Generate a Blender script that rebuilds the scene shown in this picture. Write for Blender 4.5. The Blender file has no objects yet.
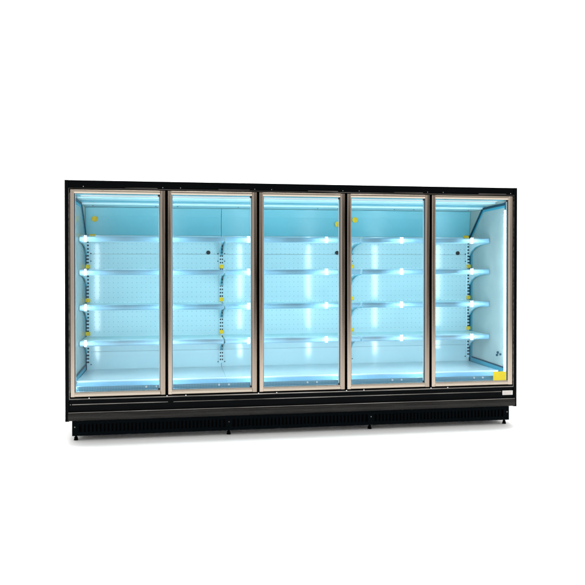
import bpy, bmesh, math, random
from mathutils import Vector
random.seed(4)
S = bpy.context.scene
C = S.collection

# ------------------------------------------------------------------ sizes (metres)
L = 3.757          # overall width
E = 0.047          # inside face of the end panels
D = 0.881          # back wall
TOP = 2.05
ZB = 0.164         # underside of the black body
BAY = (L - 2 * E) / 3
DW = (L - 2 * E) / 5

# ------------------------------------------------------------------ materials
def srgb(r, g, b):
    f = lambda c: (c / 255) / 12.92 if c <= 10 else (((c / 255) + 0.055) / 1.055) ** 2.4
    return (f(r), f(g), f(b), 1)

def new_mat(name):
    m = bpy.data.materials.new(name)
    m.use_nodes = True
    nt = m.node_tree
    return m, nt, nt.nodes['Principled BSDF']

def pmat(name, col, rough=0.5, metal=0.0, spec=0.5, coat=0.0, coatr=0.04, noise=0.0, scale=(8, 8, 8), bump=0.0, rvar=0.0, emis=None, estr=0.0):
    m, nt, b = new_mat(name)
    b.inputs['Base Color'].default_value = col
    b.inputs['Roughness'].default_value = rough
    b.inputs['Metallic'].default_value = metal
    b.inputs['Specular IOR Level'].default_value = spec
    b.inputs['Coat Weight'].default_value = coat
    b.inputs['Coat Roughness'].default_value = coatr
    if emis:
        b.inputs['Emission Color'].default_value = emis
        b.inputs['Emission Strength'].default_value = estr
    if noise or bump or rvar:
        tc = nt.nodes.new('ShaderNodeTexCoord')
        mp = nt.nodes.new('ShaderNodeMapping'); mp.inputs['Scale'].default_value = scale
        nz = nt.nodes.new('ShaderNodeTexNoise'); nz.inputs['Scale'].default_value = 1.0
        nz.inputs['Detail'].default_value = 4
        nt.links.new(tc.outputs['Object'], mp.inputs[0]); nt.links.new(mp.outputs[0], nz.inputs['Vector'])
        if noise:
            mr = nt.nodes.new('ShaderNodeMapRange')
            mr.inputs['From Min'].default_value = 0.3; mr.inputs['From Max'].default_value = 0.7
            mr.inputs['To Min'].default_value = 1 - noise; mr.inputs['To Max'].default_value = 1 + noise
            mx = nt.nodes.new('ShaderNodeVectorMath'); mx.operation = 'SCALE'
            mx.inputs[0].default_value = col[:3]
            nt.links.new(nz.outputs['Fac'], mr.inputs[0]); nt.links.new(mr.outputs[0], mx.inputs['Scale'])
            nt.links.new(mx.outputs[0], b.inputs['Base Color'])
        if rvar:
            mr2 = nt.nodes.new('ShaderNodeMapRange')
            mr2.inputs['From Min'].default_value = 0.3; mr2.inputs['From Max'].default_value = 0.7
            mr2.inputs['To Min'].default_value = max(0.02, rough - rvar); mr2.inputs['To Max'].default_value = rough + rvar
            nt.links.new(nz.outputs['Fac'], mr2.inputs[0]); nt.links.new(mr2.outputs[0], b.inputs['Roughness'])
        if bump:
            bp = nt.nodes.new('ShaderNodeBump'); bp.inputs['Strength'].default_value = bump
            bp.inputs['Distance'].default_value = 0.002
            nt.links.new(nz.outputs['Fac'], bp.inputs['Height']); nt.links.new(bp.outputs[0], b.inputs['Normal'])
    return m

def dotted(name, col, dark, px, pz, r, rough, spec, x0=0.02, z0=0.0):
    """sheet metal with a regular grid of punched holes (front view, x-z)"""
    m, nt, b = new_mat(name)
    N, K = nt.nodes.new, nt.links.new
    tc = N('ShaderNodeTexCoord'); sp = N('ShaderNodeSeparateXYZ'); K(tc.outputs['Object'], sp.inputs[0])
    def cell(o, p, off):
        a = N('ShaderNodeMath'); a.operation = 'ADD'; a.inputs[1].default_value = off; K(o, a.inputs[0])
        d = N('ShaderNodeMath'); d.operation = 'DIVIDE'; d.inputs[1].default_value = p; K(a.outputs[0], d.inputs[0])
        f = N('ShaderNodeMath'); f.operation = 'FRACT'; K(d.outputs[0], f.inputs[0])
        s = N('ShaderNodeMath'); s.operation = 'SUBTRACT'; s.inputs[1].default_value = 0.5; K(f.outputs[0], s.inputs[0])
        t = N('ShaderNodeMath'); t.operation = 'MULTIPLY'; t.inputs[1].default_value = p; K(s.outputs[0], t.inputs[0])
        q = N('ShaderNodeMath'); q.operation = 'MULTIPLY'; K(t.outputs[0], q.inputs[0]); K(t.outputs[0], q.inputs[1])
        return q
    ad = N('ShaderNodeMath'); ad.operation = 'ADD'
    K(cell(sp.outputs[0], px, x0).outputs[0], ad.inputs[0]); K(cell(sp.outputs[2], pz, z0).outputs[0], ad.inputs[1])
    lt = N('ShaderNodeMath'); lt.operation = 'LESS_THAN'; lt.inputs[1].default_value = r * r; K(ad.outputs[0], lt.inputs[0])
    # a faint cloudiness in the paint
    nz = N('ShaderNodeTexNoise'); nz.inputs['Scale'].default_value = 2.5; K(tc.outputs['Object'], nz.inputs['Vector'])
    mr = N('ShaderNodeMapRange'); mr.inputs['To Min'].default_value = 0.93; mr.inputs['To Max'].default_value = 1.05; K(nz.outputs['Fac'], mr.inputs[0])
    vs = N('ShaderNodeVectorMath'); vs.operation = 'SCALE'; vs.inputs[0].default_value = col[:3]; K(mr.outputs[0], vs.inputs['Scale'])
    mx = N('ShaderNodeMix'); mx.data_type = 'RGBA'; K(lt.outputs[0], mx.inputs['Factor']); K(vs.outputs[0], mx.inputs[6]); mx.inputs[7].default_value = dark
    K(mx.outputs[2], b.inputs['Base Color'])
    b.inputs['Roughness'].default_value = rough; b.inputs['Specular IOR Level'].default_value = spec
    nw = N('ShaderNodeTexNoise'); nw.inputs['Scale'].default_value = 5.0; nw.inputs['Detail'].default_value = 1.0; K(tc.outputs['Object'], nw.inputs['Vector'])
    bp = N('ShaderNodeBump'); bp.inputs['Strength'].default_value = 0.16; bp.inputs['Distance'].default_value = 0.004
    K(nw.outputs['Fac'], bp.inputs['Height']); K(bp.outputs[0], b.inputs['Normal'])
    return m

def glassmat(name, tint, ior=1.45, rough=0.0, haze=0.0, hazecol=(0.8, 0.9, 1, 1)):
    m = bpy.data.materials.new(name); m.use_nodes = True
    nt = m.node_tree; nt.nodes.clear()
    N, K = nt.nodes.new, nt.links.new
    out = N('ShaderNodeOutputMaterial'); tr = N('ShaderNodeBsdfTransparent'); tr.inputs[0].default_value = tint
    gl = N('ShaderNodeBsdfGlossy'); gl.inputs['Roughness'].default_value = rough
    fr = N('ShaderNodeFresnel'); fr.inputs[0].default_value = ior
    mx = N('ShaderNodeMixShader'); K(fr.outputs[0], mx.inputs[0]); K(tr.outputs[0], mx.inputs[1]); K(gl.outputs[0], mx.inputs[2])
    last = mx
    if haze:
        df = N('ShaderNodeBsdfDiffuse'); df.inputs[0].default_value = hazecol
        m2 = N('ShaderNodeMixShader'); m2.inputs[0].default_value = haze
        K(mx.outputs[0], m2.inputs[1]); K(df.outputs[0], m2.inputs[2]); last = m2
    K(last.outputs[0], out.inputs[0])
    return m

def emit(name, col, s):
    m = bpy.data.materials.new(name); m.use_nodes = True
    nt = m.node_tree; nt.nodes.clear()
    o = nt.nodes.new('ShaderNodeOutputMaterial'); e = nt.nodes.new('ShaderNodeEmission')
    e.inputs[0].default_value = col; e.inputs[1].default_value = s
    nt.links.new(e.outputs[0], o.inputs[0])
    return m

LEDC = (0.79, 0.94, 1.0, 1)
M = dict(
    black=pmat('black_paint', (0.0008, 0.0014, 0.0018, 1), 0.38, spec=0.035, rvar=0.1, scale=(3, 3, 3)),
    navy=pmat('dark_kick_paint', (0.0009, 0.0024, 0.0036, 1), 0.5, spec=0.02),
    gap=pmat('black_rubber', (0.001, 0.001, 0.001, 1), 0.7, spec=0.02),
    frame=pmat('champagne_metal', (0.40, 0.335, 0.275, 1), 0.20, metal=1.0, noise=0.05, rvar=0.06, scale=(60, 60, 2.0)),
    frame_d=pmat('champagne_metal_shaded', (0.29, 0.24, 0.195, 1), 0.20, metal=1.0, noise=0.06, rvar=0.06, scale=(60, 60, 2.0)),  # champagne frame, darker reflection on inner right stiles put into the colour
    frame_h=pmat('champagne_metal_rail', (0.42, 0.36, 0.295, 1), 0.28, metal=1.0, noise=0.05, rvar=0.06, scale=(2.0, 60, 60)),
    trim=pmat('satin_trim', (0.15, 0.14, 0.13, 1), 0.3, metal=1.0, noise=0.7, scale=(2.2, 40, 40)),
    bumper=pmat('bumper_plastic', (0.012, 0.011, 0.010, 1), 0.28, spec=0.16, noise=0.35, scale=(3, 30, 60), rvar=0.12),
    steel=pmat('steel_screw', (0.7, 0.7, 0.68, 1), 0.25, metal=1.0),
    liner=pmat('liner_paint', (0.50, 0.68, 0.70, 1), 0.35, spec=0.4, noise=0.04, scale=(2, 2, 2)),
    pane=pmat('end_window_pane', (0.34, 0.42, 0.42, 1), 0.12, spec=0.5, noise=0.08, scale=(3, 5, 4)),
    side=pmat('end_wall_paint', (0.42, 0.46, 0.43, 1), 0.3, spec=0.5, noise=0.06, scale=(3, 3, 3)),
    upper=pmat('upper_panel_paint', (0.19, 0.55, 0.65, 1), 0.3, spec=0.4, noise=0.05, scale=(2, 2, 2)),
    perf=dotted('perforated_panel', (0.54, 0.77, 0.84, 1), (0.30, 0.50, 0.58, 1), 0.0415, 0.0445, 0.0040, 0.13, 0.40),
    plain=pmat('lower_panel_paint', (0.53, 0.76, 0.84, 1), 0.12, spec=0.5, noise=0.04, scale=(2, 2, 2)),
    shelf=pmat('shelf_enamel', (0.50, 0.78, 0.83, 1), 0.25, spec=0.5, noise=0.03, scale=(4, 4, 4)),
    rail=pmat('price_rail_plastic', (0.27, 0.56, 0.71, 1), 0.34, metal=0.6, spec=0.8, coat=1.0, coatr=0.26),
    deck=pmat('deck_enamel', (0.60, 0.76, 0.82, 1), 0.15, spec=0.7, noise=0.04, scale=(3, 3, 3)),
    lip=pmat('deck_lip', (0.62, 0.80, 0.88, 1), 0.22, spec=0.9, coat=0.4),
    riser=pmat('riser_shaded', (0.20, 0.42, 0.62, 1), 0.25, spec=0.9, coat=0.4),  # bluish shade below the deck lip is put into this colour
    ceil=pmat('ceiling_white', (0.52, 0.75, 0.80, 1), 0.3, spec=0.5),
    ceild=pmat('ceiling_groove', (0.13, 0.38, 0.48, 1), 0.4),
    gasket=pmat('teal_gasket', (0.0015, 0.035, 0.065, 1), 0.4, spec=0.15),
    gasket2=pmat('teal_gasket_light', (0.05, 0.30, 0.42, 1), 0.4, spec=0.2),
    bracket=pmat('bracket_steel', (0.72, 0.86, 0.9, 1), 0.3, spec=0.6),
    edge=pmat('bracket_edge_paint', (0.17, 0.46, 0.58, 1), 0.35, spec=0.5),
    hole=pmat('slot_dark', (0.004, 0.03, 0.045, 1), 0.6),
    plug=pmat('black_plug', (0.002, 0.002, 0.004, 1), 0.5),
    yellow=pmat('yellow_tag', srgb(238, 196, 20), 0.5, noise=0.12, scale=(60, 60, 60)),
    yellow2=pmat('yellow_sticker', (0.62, 0.50, 0.002, 1), 0.5, noise=0.05, scale=(20, 20, 20)),
    white=pmat('label_paper', (0.62, 0.59, 0.56, 1), 0.6),
    ink=pmat('label_ink', (0.40, 0.33, 0.30, 1), 0.6),
    glass=glassmat('door_glass', (0.965, 0.985, 0.985, 1), 1.32),
    clear=glassmat('clear_plastic', (0.93, 0.97, 0.99, 1), 1.5, 0.02, 0.03),
    led=emit('led_lens', LEDC, 41.0),
    led2=emit('canopy_led_lens', LEDC, 0.85),
    grille=dotted('return_air_grille', (0.22, 0.50, 0.66, 1), (0.05, 0.19, 0.30, 1), 0.0125, 0.0125, 0.0046, 0.35, 0.5),
    floor=pmat('white_studio_floor', (0.93, 0.93, 0.925, 1), 0.7, spec=0.2),
)

# ------------------------------------------------------------------ mesh helpers
def box(bm, x0, x1, y0, y1, z0, z1, bevel=0.0):
    vs = [bm.verts.new((x, y, z)) for x in (x0, x1) for y in (y0, y1) for z in (z0, z1)]
    f = [(0, 1, 3, 2), (4, 6, 7, 5), (0, 4, 5, 1), (2, 3, 7, 6), (0, 2, 6, 4), (1, 5, 7, 3)]
    fs = [bm.faces.new([vs[i] for i in q]) for q in f]
    if bevel:
        es = list({e for q in fs for e in q.edges})
        bmesh.ops.bevel(bm, geom=es, offset=bevel, segments=2, profile=0.7, affect='EDGES')
    return vs

def prism(bm, pts, axis, a, b):
    """extrude a 2-D outline along an axis; pts are the other two coordinates in x,y,z order"""
    def v(p, t):
        q = list(p); q.insert(axis, t); return bm.verts.new(q)
    A = [v(p, a) for p in pts]; B = [v(p, b) for p in pts]
    bm.faces.new(A); bm.faces.new(list(reversed(B)))
    n = len(pts)
    for i in range(n):
        bm.faces.new((A[i], B[i], B[(i + 1) % n], A[(i + 1) % n]))

def cyl(bm, c, r, h, axis=1, seg=20, r2=None):
    r2 = r if r2 is None else r2
    rings = []
    for t, rr in ((-h / 2, r), (h / 2, r2)):
        ring = []
        for i in range(seg):
            a = 2 * math.pi * i / seg
            q = [math.cos(a) * rr, math.sin(a) * rr]; q.insert(axis, t)
            ring.append(bm.verts.new((c[0] + q[0], c[1] + q[1], c[2] + q[2])))
        rings.append(ring)
    bm.faces.new(rings[0]); bm.faces.new(list(reversed(rings[1])))
    for i in range(seg):
        j = (i + 1) % seg
        bm.faces.new((rings[0][i], rings[1][i], rings[1][j], rings[0][j]))

def ribbon(bm, path, w, x0, x1):
    """closed strip of width w along a (y,z) path, extruded between x0 and x1"""
    P = [Vector(p) for p in path]; n = len(P); Lf, Rt = [], []
    for i in range(n):
        a = (P[i] - P[i - 1]).normalized() if i else None
        b = (P[i + 1] - P[i]).normalized() if i < n - 1 else None
        if a is None: a = b
        if b is None: b = a
        na, nb = Vector((-a.y, a.x)), Vector((-b.y, b.x))
        m = (na + nb).normalized(); k = (w / 2) / max(0.3, m.dot(na))
        Lf.append(P[i] + m * k); Rt.append(P[i] - m * k)
    prism(bm, [tuple(p) for p in Lf + Rt[::-1]], 0, x0, x1)

def obj(name, bm, mat, parent=None, smooth=False):
    bmesh.ops.recalc_face_normals(bm, faces=bm.faces)
    me = bpy.data.meshes.new(name); bm.to_mesh(me); bm.free()
    for m in (mat if isinstance(mat, (list, tuple)) else [mat]): me.materials.append(m)
    if smooth:
        for p in me.polygons: p.use_smooth = True
    o = bpy.data.objects.new(name, me); C.objects.link(o)
    if parent: o.parent = parent
    return o

def B(): return bmesh.new()
def boxes(name, lst, mat, parent, bevel=0.0):
    bm = B()
    for q in lst: box(bm, *q, bevel=bevel)
    return obj(name, bm, mat, parent)
def copy_to(src, parent, dx=0.0, dz=0.0, label=None):
    o = src.copy(); C.objects.link(o); o.parent = parent
    o.location = (src.location.x + dx, src.location.y, src.location.z + dz)
    if label: o['label'] = label
    return o

# ------------------------------------------------------------------ the fridge
F = bpy.data.objects.new('display_fridge', None); C.objects.link(F)
F['label'] = 'long black five-door glass display fridge, empty, lit cyan inside, on a white floor'
F['category'] = 'display fridge'

# black carcass
boxes('header_panel', [(0.030, L - 0.030, -0.004, 0.93, 1.992, TOP)], M['black'], F, 0.003)
for s in (0, 1):
    x0, x1 = (0, 0.030) if not s else (L - 0.030, L)
    ep = boxes('end_panel', [(x0, x1, -0.010, 0.95, ZB, TOP)], M['black'], F, 0.003)
    a, b = (0.0305, E) if not s else (L - E, L - 0.0305)
    wl = boxes('end_wall', [(a, b, 0.022, 0.93, 0.36, 1.985)], M['side'], ep)
    # dark gasket round the big end window, a pane sits inside it
    xa, xb = (E, E + 0.004) if not s else (L - E - 0.004, L - E)
    bm = B()
    prism(bm, [(0.06, 0.44), (0.84, 0.44), (0.84, 1.64), (0.560, 1.890), (0.06, 1.900)], 0, *((E, E + 0.002) if not s else (L - E - 0.002, L - E)))
    obj('window_pane', bm, M['pane'], ep)
    bm = B()
    ribbon(bm, [(0.06, 0.455), (0.838, 0.462), (0.838, 1.640)], 0.052, xa, xb)
    ribbon(bm, [(0.850, 1.650), (0.570, 1.893), (0.06, 1.903)], 0.026, xa, xb)
    obj('window_frame', bm, M['gasket2'], ep)
    xa2, xb2 = (E + 0.0045, E + 0.010) if not s else (L - E - 0.010, L - E - 0.0045)
    bm = B()
    ribbon(bm, [(0.10, 0.427), (0.868, 0.433), (0.868, 1.655), (0.575, 1.912), (0.06, 1.922)], 0.021, xa2, xb2)
    obj('gasket', bm, M['gasket'], ep)
    bm = B()
    ribbon(bm, [(0.10, 0.482), (0.815, 0.488)], 0.012, xa2, xb2)
    obj('gasket', bm, M['gasket'], ep)
    if s:
        for yy, zz, rr in ((0.245, 0.600, 0.011), (0.262, 0.575, 0.010), (0.19, 0.590, 0.009)):
            bm = B(); cyl(bm, (L - E - 0.008, yy, zz), rr, 0.010, axis=0)
            obj('rubber_plug', bm, M['gasket'], ep)

# outer trim frame round the door opening, and dark recess behind the doors
boxes('door_surround', [
    (0.0302, 0.0345, -0.0125, 0.0, 0.335, 1.988), (L - 0.0345, L - 0.0302, -0.0125, 0.0, 0.335, 1.988),
    (0.0345, L - 0.0345, -0.0125, 0.0, 0.335, 0.344), (0.0345, L - 0.0345, -0.006, 0.0, 1.985, 1.988)],
    M['trim'], F, 0.001)
boxes('door_recess', [
    (0.0305, L - 0.0305, 0.018, 0.040, 1.955, 1.991), (0.0305, L - 0.0305, 0.018, 0.040, 0.3445, 0.385)],
    M['gap'], F)

# inner back, bay by bay
for k in range(3):
    xa, xb = E + BAY * k + 0.002, E + BAY * (k + 1) - 0.002
    # upper panel, gently bowed forward at its top
    bm = B()
    pr = [(D + 0.01, 1.656), (D - 0.002, 1.656), (D - 0.004, 1.74), (D - 0.010, 1.83), (D - 0.022, 1.905), (D + 0.01, 1.905)]
    prism(bm, pr, 0, xa, xb)
    obj('upper_panel', bm, M['upper'], F)
    for za, zb_, dy, mt in ((1.4855, 1.6545, 0.0, 'perf'), (1.297, 1.483, 0.002, 'perf'), (0.985, 1.2945, 0.0, 'perf'),
                            (0.665, 0.9825, 0.002, 'perf')):
        boxes('perforated_panel', [(xa, xb, D + dy, D + 0.02, za, zb_)], M[mt], F, 0.0008)
    boxes('lower_panel', [(xa, xb, D + 0.003, D + 0.02, 0.5995, 0.6645), (xa, xb, D - 0.004, D + 0.02, 0.560, 0.599),
                          (xa, xb, D + 0.002, D + 0.02, 0.436, 0.5595)], M['plain'], F, 0.0012)
    bm = B(); cyl(bm, (E + BAY * (k + 1) - (0.120 if k < 2 else 0.128), D - 0.004, 1.500), 0.019, 0.012)
    obj('drain_plug', bm, M['plug'], F)
boxes('back_wall', [(E, L - E, D + 0.021, D + 0.06, 0.36, 1.985)], M['side'], F)

# slotted uprights
for k in range(4):
    cx = E + BAY * k
    cx = cx + 0.016 if k == 0 else (cx - 0.016 if k == 3 else cx)
    bm = B()
    box(bm, cx - 0.024, cx + 0.024, D - 0.014, D + 0.001, 0.475, 1.645, bevel=0.002)
    body = set(bm.faces)
    for f in bm.faces: f.material_index = 0
    z = 0.50
    while z < 1.60:
        for dx in ((-0.009, 0.009) if k in (1, 2) else ((0.004,) if k == 0 else (-0.004,))):
            w = 0.0055 if k in (1, 2) else 0.011
            box(bm, cx + dx - w, cx + dx + w, D - 0.0165, D - 0.0142, z, z + 0.015)
        z += 0.031
    for f in bm.faces:
        if f not in body: f.material_index = 1
    up = obj('upright', bm, [M['plain'], M['hole']], F)
    for sz in (0.485, 1.490, 1.42):
        for sx in (-0.031, 0.031):
            if (k == 0 and sx < 0) or (k == 3 and sx > 0): continue
            bm = B(); cyl(bm, (cx + sx, D - 0.003, sz), 0.005, 0.008)
            obj('bolt', bm, M['hole'], up)

# ceiling of the cabinet: stepped plenum, honeycomb outlet, canopy lamp
boxes('ceiling_panel', [(E, L - E, 0.05, D + 0.02, 1.955, 1.984)], M['ceil'], F)
boxes('ceiling_groove', [(E, L - E, 0.10, 0.155, 1.951, 1.9548), (E, L - E, 0.262, 0.30, 1.951, 1.9548),
                         (E, L - E, 0.53, 0.56, 1.924, 1.9548)], M['ceild'], F)
boxes('ceiling_step', [(E, L - E, 0.565, D + 0.018, 1.908, 1.9545), (E, L - E, 0.305, 0.50, 1.938, 1.9545)], M['ceil'], F, 0.006)
boxes('canopy_lamp', [(E + 0.05, L - E - 0.05, 0.180, 0.215, 1.944, 1.9546)], M['led2'], F)
for k in range(5):
    for fx in (0.12, 0.86):
        bm = B(); cyl(bm, (E + DW * (k + fx), 0.68, 1.907), 0.006, 0.005, axis=2, seg=10)
        obj('ceiling_screw', bm, M['hole'], F)

# vertical mullions with their LED lenses
for k in range(6):
    cx = E + DW * k
    if k == 0: x0, x1, lx = E + 0.0005, E + 0.018, E + 0.008
    elif k == 5: x0, x1, lx = L - E - 0.026, L - E - 0.0005, L - E - 0.024
    else: x0, x1, lx = cx - 0.034, cx + 0.034, cx
    mu = boxes('mullion', [(x0, x1, 0.024, 0.052, 0.386, 1.954)], M['liner'], F, 0.003)
    boxes('led_strip', [(lx - (0.0075 if k == 0 else 0.013), lx + 0.013, 0.0525, 0.064, 0.405 if k < 5 else 0.46, 1.86)], M['led'], mu, 0.003)
    if 0 < k < 5:
        boxes('mullion_face', [(cx - 0.016, cx + 0.016, 0.0175, 0.0235, 0.386, 1.954)], M['gap'], mu)
    if k == 5:
        boxes('end_cap', [(lx - 0.006, lx + 0.012, 0.0526, 0.068, 1.862, 1.935)], M['gasket'], mu)

# shelves: three bays by four heights
Y0 = 0.430
LEV = (1.606, 1.324, 1.026, 0.724)
def bracket_bm(x):
    bm = B(); t = 0.0022
    pts = [(D - 0.015, -0.008), (Y0 + 0.02, -0.008), (Y0 + 0.02, -0.020), (0.60, -0.030), (0.72, -0.052), (0.80, -0.085), (0.85, -0.125), (D - 0.015, -0.135)]
    prism(bm, pts, 0, x - t, x + t)
    return bm
def bracket_edge_bm(x):
    bm = B()
    pts = [(Y0 + 0.03, -0.024), (0.60, -0.034), (0.72, -0.056), (0.80, -0.089), (0.85, -0.129)]
    ribbon(bm, pts, 0.007, x - 0.0045, x + 0.0045)
    return bm
shelves = []
for k in range(3):
    xa, xb = E + BAY * k + 0.007, E + BAY * (k + 1) - 0.007
    bm = B()
    box(bm, xa, xb, Y0 + 0.004, D - 0.030, 0.006, 0.016, bevel=0.002)
    box(bm, xa + 0.001, xb - 0.001, Y0 + 0.005, Y0 + 0.016, -0.020, 0.0055)
    sh = obj('shelf', bm, M['shelf'], F); sh.location = (0, 0, LEV[0])
    bm = B()
    # price rail: a shallow C with a rounded nose
    prism(bm, [(Y0 + 0.0035, 0.020), (Y0 - 0.004, 0.021), (Y0 - 0.008, 0.014), (Y0 - 0.0095, 0.0), (Y0 - 0.008, -0.014), (Y0 - 0.004, -0.022), (Y0 + 0.0035, -0.021)], 0, xa + 0.0005, xb - 0.0005)
    pr = obj('price_rail', bm, M['rail'], sh)
    bm = B(); box(bm, xa + 0.002, xb - 0.002, Y0 - 0.0135, Y0 - 0.0120, -0.026, 0.030)
    ch = obj('flare_strip', bm, M['clear'], sh)  # clear strip added to stretch the LED flares past the rail
    kids = [pr, ch]
    for s, x in ((0, xa + 0.006), (1, xb - 0.006)):
        kids.append(obj('bracket', bracket_bm(x), M['bracket'], sh))
        kids.append(obj('bracket_edge', bracket_edge_bm(x), M['edge'], sh))
    shelves.append(sh)
    for z in LEV[1:]:
        c = copy_to(sh, F, 0, z - LEV[0])
        for q in kids: copy_to(q, c)
# yellow clips where the brackets hook in
def clip(x, z, y=D - 0.022, w=0.021, h=0.017):
    bm = B(); box(bm, x - w, x + w, y - 0.004, y + 0.004, z - h, z + h, bevel=0.003)
    return obj('yellow_clip', bm, M['yellow'], F)
for z in (1.371, 1.066, 0.765):
    for x in (E + 0.022, E + BAY, E + 2 * BAY + 0.020, L - E - 0.022): clip(x, z)
clip(L - E - 0.048, 1.655, w=0.028, h=0.017); clip(E + 0.062, 1.650, w=0.027, h=0.013); clip(2.606, 1.628, w=0.030, h=0.012)
for x, z in ((0.130, 1.801), (2.541, 1.815), (2.372, 1.772)):
    bm = B(); cyl(bm, (x, D - 0.020, z), 0.026, 0.006)
    obj('round_sticker', bm, M['yellow'], F)

# bottom deck, lip and return-air grille
for k in range(3):
    xa, xb = E + BAY * k + 0.0004, E + BAY * (k + 1) - 0.0004
    bm = B(); box(bm, xa, xb, 0.262, D - 0.006, 0.425, 0.440, bevel=0.003)
    dk = obj('deck_tray', bm, M['deck'], F)
    bm = B()
    prism(bm, [(0.260, 0.428), (0.260, 0.4425), (0.238, 0.4425), (0.228, 0.436), (0.230, 0.428)], 0, xa, xb)
    obj('deck_lip', bm, M['lip'], dk)
    bm = B()
    prism(bm, [(0.255, 0.4275), (0.231, 0.4275), (0.170, 0.409), (0.168, 0.402), (0.20, 0.400)], 0, xa, xb)
    obj('riser', bm, M['riser'], dk)
bm = B()
box(bm, E + 0.001, L - E - 0.001, 0.041, 0.163, 0.375, 0.388)
obj('grille_base', bm, M['lip'], F)
bm = B()
prism(bm, [(0.160, 0.392), (0.163, 0.404), (0.118, 0.404), (0.115, 0.390)], 0, E + 0.001, L - E - 0.001)
obj('return_air_grille', bm, M['grille'], F)
boxes('grille_front', [(E + 0.001, L - E - 0.001, 0.060, 0.066, 0.3885, 0.424)], M['grille'], F)
for k in range(5):
    for dx in ((-0.08, 0.0) if k else (-0.13, -0.05)):
        bm = B(); cyl(bm, (E + DW * k + (0.50 if k else 0.70) + dx, 0.057, 0.411), 0.0075, 0.006)
        obj('grille_button', bm, M['bracket'], F)

# doors
for k in range(5):
    x0, x1 = E + DW * k + 0.011, E + DW * (k + 1) - 0.0095
    if k == 0: x0 = 0.042
    if k == 4: x1 = L - 0.042
    z0, z1 = 0.357, 1.976
    wl, wr, wt, wb = 0.030, 0.040, 0.029, 0.034
    d = bpy.data.objects.new('door', None); C.objects.link(d); d.parent = F
    def stile(name, xa, xb, flip):
        bm = B()
        w = xb - xa
        pr = [(0, 0.016), (0, -0.012), (0.003, -0.015), (w * 0.62, -0.015), (w, -0.007), (w, 0.016)]
        if flip: pr = [(w - p[0], p[1]) for p in pr]
        else: pr[3] = (w * 0.80, -0.015); pr[4] = (w, -0.0125)
        prism(bm, [(xa + p[0], p[1]) for p in pr], 2, z0, z1)
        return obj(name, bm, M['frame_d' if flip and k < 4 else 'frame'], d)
    stile('stile', x0, x0 + wl, False); stile('stile', x1 - wr, x1, True)
    bm = B()
    prism(bm, [(0.016, z1 - 0.0005), (-0.0125, z1 - 0.0005), (-0.0145, z1 - 0.003), (-0.0145, z1 - wt * 0.6), (-0.007, z1 - wt), (0.016, z1 - wt)], 0, x0 + wl + 0.0002, x1 - wr - 0.0002)
    obj('top_rail', bm, M['frame_h'], d)
    bm = B()
    prism(bm, [(0.016, z0 + 0.0005), (-0.0125, z0 + 0.0005), (-0.0145, z0 + 0.003), (-0.0145, z0 + wb * 0.6), (-0.007, z0 + wb), (0.016, z0 + wb)], 0, x0 + wl + 0.0002, x1 - wr - 0.0002)
    obj('bottom_rail', bm, M['frame_h'], d)
    xi0, xi1, zi0, zi1 = x0 + wl, x1 - wr, z0 + wb, z1 - wt
    boxes('spacer', [(xi0 + 0.0003, xi0 + 0.004, -0.0066, 0.0167, zi0, zi1), (xi1 - 0.004, xi1 - 0.0003, -0.0066, 0.0167, zi0, zi1)], M['gasket'], d)
    boxes('spacer_light', [(xi1 - 0.011, xi1 - 0.0042, 0.006, 0.013, zi0, zi1), (xi0 + 0.0042, xi0 + 0.009, 0.006, 0.013, zi0, zi1)], M['bracket'], d)
    gp = bpy.data.meshes.new('glass_pane')
    gp.from_pydata([(xi0, 0.0, zi0), (xi1, 0.0, zi0), (xi1, 0.0, zi1), (xi0, 0.0, zi1)], [], [(0, 1, 2, 3)])
    gp.materials.append(M['glass'])
    go = bpy.data.objects.new('glass_pane', gp); C.objects.link(go); go.parent = d
    # closer plate under the header, and corner blocks
    boxes('closer_plate', [(x1 - 0.31, x1 - 0.060, -0.010, -0.0045, 1.9925, 1.9965)], M['trim'], d, 0.0008)
    for zz in ((zi1 - 0.010, zi0 + 0.010) if k < 4 else (zi1 - 0.010,)):
        bm = B(); cyl(bm, (xi1 - 0.011, -0.003, zz), 0.0075, 0.006)
        obj('corner_stop', bm, M['plug'], d)
    for sx in (0.10, x1 - x0 - 0.018):
        bm = B(); cyl(bm, (x0 + sx, -0.0065, 2.001), 0.0030, 0.004, seg=10)
        obj('screw', bm, M['steel'], d)
    for sx in (0.14, x1 - x0 + 0.012):
        if x0 + sx < L - 0.05:
            bm = B(); cyl(bm, (x0 + sx, -0.0145, 0.3465), 0.0040, 0.006, seg=10)
            obj('screw', bm, M['steel'], d)
    if k == 4:
        o = boxes('square_sticker', [(3.545, 3.664, -0.0035, -0.0012, 0.392, 0.469)], M['yellow2'], d)
        o['label'] = 'plain yellow square sticker in the lower right corner of the glass'

# lower fascia, trim lines, bumper
boxes('lower_fascia', [(0.0305, L - 0.0305, -0.003, 0.10, 0.168, 0.334)], M['black'], F, 0.001)
boxes('fascia_trim', [(0.052, 0.790, -0.010, -0.0035, 0.294, 0.3005), (0.832, 3.615, -0.010, -0.0035, 0.294, 0.3005),
                      (0.036, 0.043, -0.010, -0.0035, 0.294, 0.3005)], M['trim'], F, 0.0015)
bm = B()
prof = [(-0.0035, 0.232), (-0.016, 0.233), (-0.022, 0.229), (-0.026, 0.220), (-0.0275, 0.205), (-0.0265, 0.188), (-0.021, 0.174), (-0.012, 0.169), (-0.0035, 0.169)]
prism(bm, prof, 0, 0.024, L - 0.022)
obj('bumper', bm, M['bumper'], F)
boxes('bumper_trim', [(0.026, L - 0.024, -0.023, -0.014, 0.2335, 0.2385)], M['trim'], F, 0.0012)
lb = boxes('paper_label', [(3.628, 3.722, -0.0065, -0.0045, 0.266, 0.303)], M['white'], F)
lb['label'] = 'small white paper label on the black fascia'
bm = B()
random.seed(2)
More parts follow.
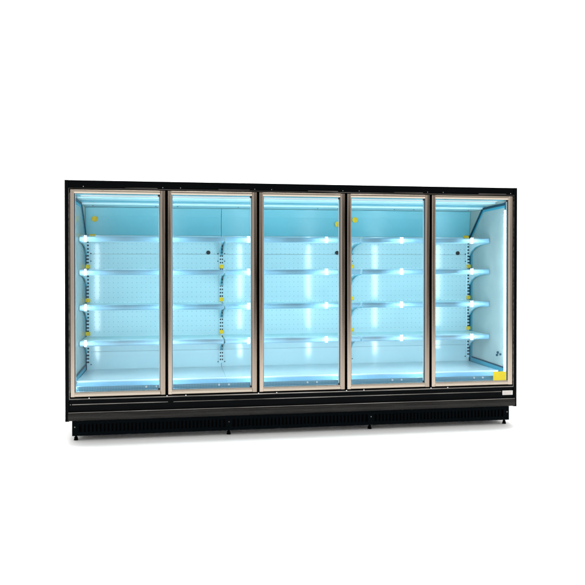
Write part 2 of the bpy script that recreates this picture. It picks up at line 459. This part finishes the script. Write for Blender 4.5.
for r in range(3):
    x = 3.636
    while x < 3.708:
        w = random.uniform(0.004, 0.012)
        box(bm, x, min(x + w, 3.713), -0.0072, -0.0066, 0.291 - r * 0.009, 0.2945 - r * 0.009); x += w + 0.003
obj('label_print', bm, M['ink'], lb)

# kick plate with its vertical slots
KX0, KX1, KY = 0.046, L - 0.050, 0.030
feet = (0.070, 1.278, 2.470, L - 0.074)
bm = B()
box(bm, KX0, KX1, KY, KY + 0.006, 0.132, 0.1635)
box(bm, KX0, KX1, KY, KY + 0.006, 0.042, 0.072)
solid = [(KX0, feet[0] + 0.028)] + [(f - 0.028, f + 0.028) for f in feet[1:3]] + [(feet[3] - 0.028, KX1)]
for a, b in solid: box(bm, a, b, KY, KY + 0.006, 0.072, 0.132)
for i in range(3):
    a, b = solid[i][1], solid[i + 1][0]
    n = int((b - a) / 0.030); p = (b - a) / n
    for j in range(n):
        if j: box(bm, a + p * j - 0.008, a + p * j + 0.008, KY, KY + 0.006, 0.072, 0.132)
kp = obj('kick_plate', bm, M['navy'], F)
boxes('kick_backing', [(KX0 + 0.002, KX1 - 0.002, KY + 0.012, KY + 0.02, 0.044, 0.1635),
                       (KX0, KX0 + 0.006, KY + 0.0065, 0.90, 0.044, 0.1635), (KX1 - 0.006, KX1, KY + 0.0065, 0.90, 0.044, 0.1635)], M['gap'], kp)
for f in (feet[0] - 0.003, feet[1], feet[2], feet[3] + 0.004):
    bm = B(); cyl(bm, (f, KY - 0.002, 0.112), 0.0045, 0.004, seg=12)
    obj('screw', bm, M['trim'], kp)
boxes('underbody', [(KX0 + 0.01, KX1 - 0.01, 0.06, 0.90, 0.12, 0.1635), (0.03, L - 0.03, 0.1005, 0.94, 0.1638, 0.35)], M['gap'], F)
for row, y in enumerate((0.075, 0.83)):
    for f in feet:
        bm = B()
        cyl(bm, (f, y, 0.060), 0.009, 0.12, axis=2)
        cyl(bm, (f, y, 0.020), 0.014, 0.010, axis=2, seg=6)
        cyl(bm, (f, y, 0.0075), 0.018, 0.013, axis=2, r2=0.014)
        obj('foot', bm, M['gap'], F)

# ------------------------------------------------------------------ seamless studio sweep
bm = B()
prof = [(-7.5, 0.0), (3.2, 0.0)]
for i in range(1, 13):
    a = math.radians(90 * i / 12); prof.append((3.2 + 1.6 * math.sin(a), 1.6 - 1.6 * math.cos(a)))
prof.append((4.8, 7.0))
rows = [[bm.verts.new((x, y, z)) for x in (-9, 13)] for y, z in prof]
for a, b in zip(rows, rows[1:]): bm.faces.new((a[0], a[1], b[1], b[0]))
fl = obj('floor', bm, M['floor'], None, True); fl['kind'] = 'structure'
for p in fl.data.polygons:
    if p.normal.z < -0.1 or p.normal.y > 0.1: p.flip()

# ------------------------------------------------------------------ light
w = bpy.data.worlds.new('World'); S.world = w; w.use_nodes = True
nt = w.node_tree; N, K = nt.nodes.new, nt.links.new
bg = nt.nodes['Background']
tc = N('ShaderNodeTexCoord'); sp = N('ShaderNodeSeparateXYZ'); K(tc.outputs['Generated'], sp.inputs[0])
def math_(op, a, b=None):
    n = N('ShaderNodeMath'); n.operation = op
    for i, q in enumerate((a, b)):
        if q is None: continue
        if isinstance(q, (int, float)): n.inputs[i].default_value = q
        else: K(q, n.inputs[i])
    return n.outputs[0]
def lobe(v, c, inner, outer):
    d = math_('ABSOLUTE', math_('SUBTRACT', v, c))
    mr = N('ShaderNodeMapRange'); mr.interpolation_type = 'SMOOTHSTEP'
    mr.inputs['From Min'].default_value = outer; mr.inputs['From Max'].default_value = inner
    K(d, mr.inputs[0]); return mr.outputs[0]
# dark patch added to the world, shaped to darken reflections in frames and glass
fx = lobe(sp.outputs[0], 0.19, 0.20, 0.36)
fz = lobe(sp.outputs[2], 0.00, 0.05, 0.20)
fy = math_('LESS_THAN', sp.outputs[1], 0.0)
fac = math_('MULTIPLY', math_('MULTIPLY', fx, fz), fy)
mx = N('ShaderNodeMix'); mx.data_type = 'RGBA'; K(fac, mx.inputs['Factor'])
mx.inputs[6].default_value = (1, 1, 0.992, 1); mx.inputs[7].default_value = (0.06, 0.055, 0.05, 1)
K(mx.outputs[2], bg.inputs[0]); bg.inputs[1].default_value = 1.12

def area(name, loc, tgt, sx, sy, power, col=(1, 1, 1)):
    l = bpy.data.lights.new(name, 'AREA'); l.shape = 'RECTANGLE'; l.size = sx; l.size_y = sy; l.energy = power; l.color = col
    o = bpy.data.objects.new(name, l); C.objects.link(o); o.location = loc
    o.rotation_euler = (Vector(tgt) - Vector(loc)).to_track_quat('-Z', 'Y').to_euler()
    return o
area('overhead_softbox', (L / 2 + 0.55, 0.46, 7.2), (L / 2 + 0.55, 0.46, 0), 4.8, 0.5, 460)
area('backdrop_fill', (L / 2, 2.2, 8.0), (L / 2, 4.8, 2.2), 9.0, 1.2, 900)  # unseen lamp added to lift the backdrop to white

# ------------------------------------------------------------------ camera
cam = bpy.data.cameras.new('camera'); co = bpy.data.objects.new('camera', cam); C.objects.link(co)
co.location = (0.8659, -5.7292, 1.4037)
co.rotation_euler = (math.radians(90) - 0.0096, 0, -0.1610)
cam.sensor_width = 36; cam.lens = 43.583; cam.shift_y = -0.0389; cam.clip_start = 0.05; cam.clip_end = 200
S.camera = co
S.view_settings.view_transform = 'Standard'; S.view_settings.look = 'None'; S.view_settings.exposure = 0
S.render.engine = 'CYCLES'
S.cycles.max_bounces = 10; S.cycles.transparent_max_bounces = 12
S.cycles.sample_clamp_indirect = 6
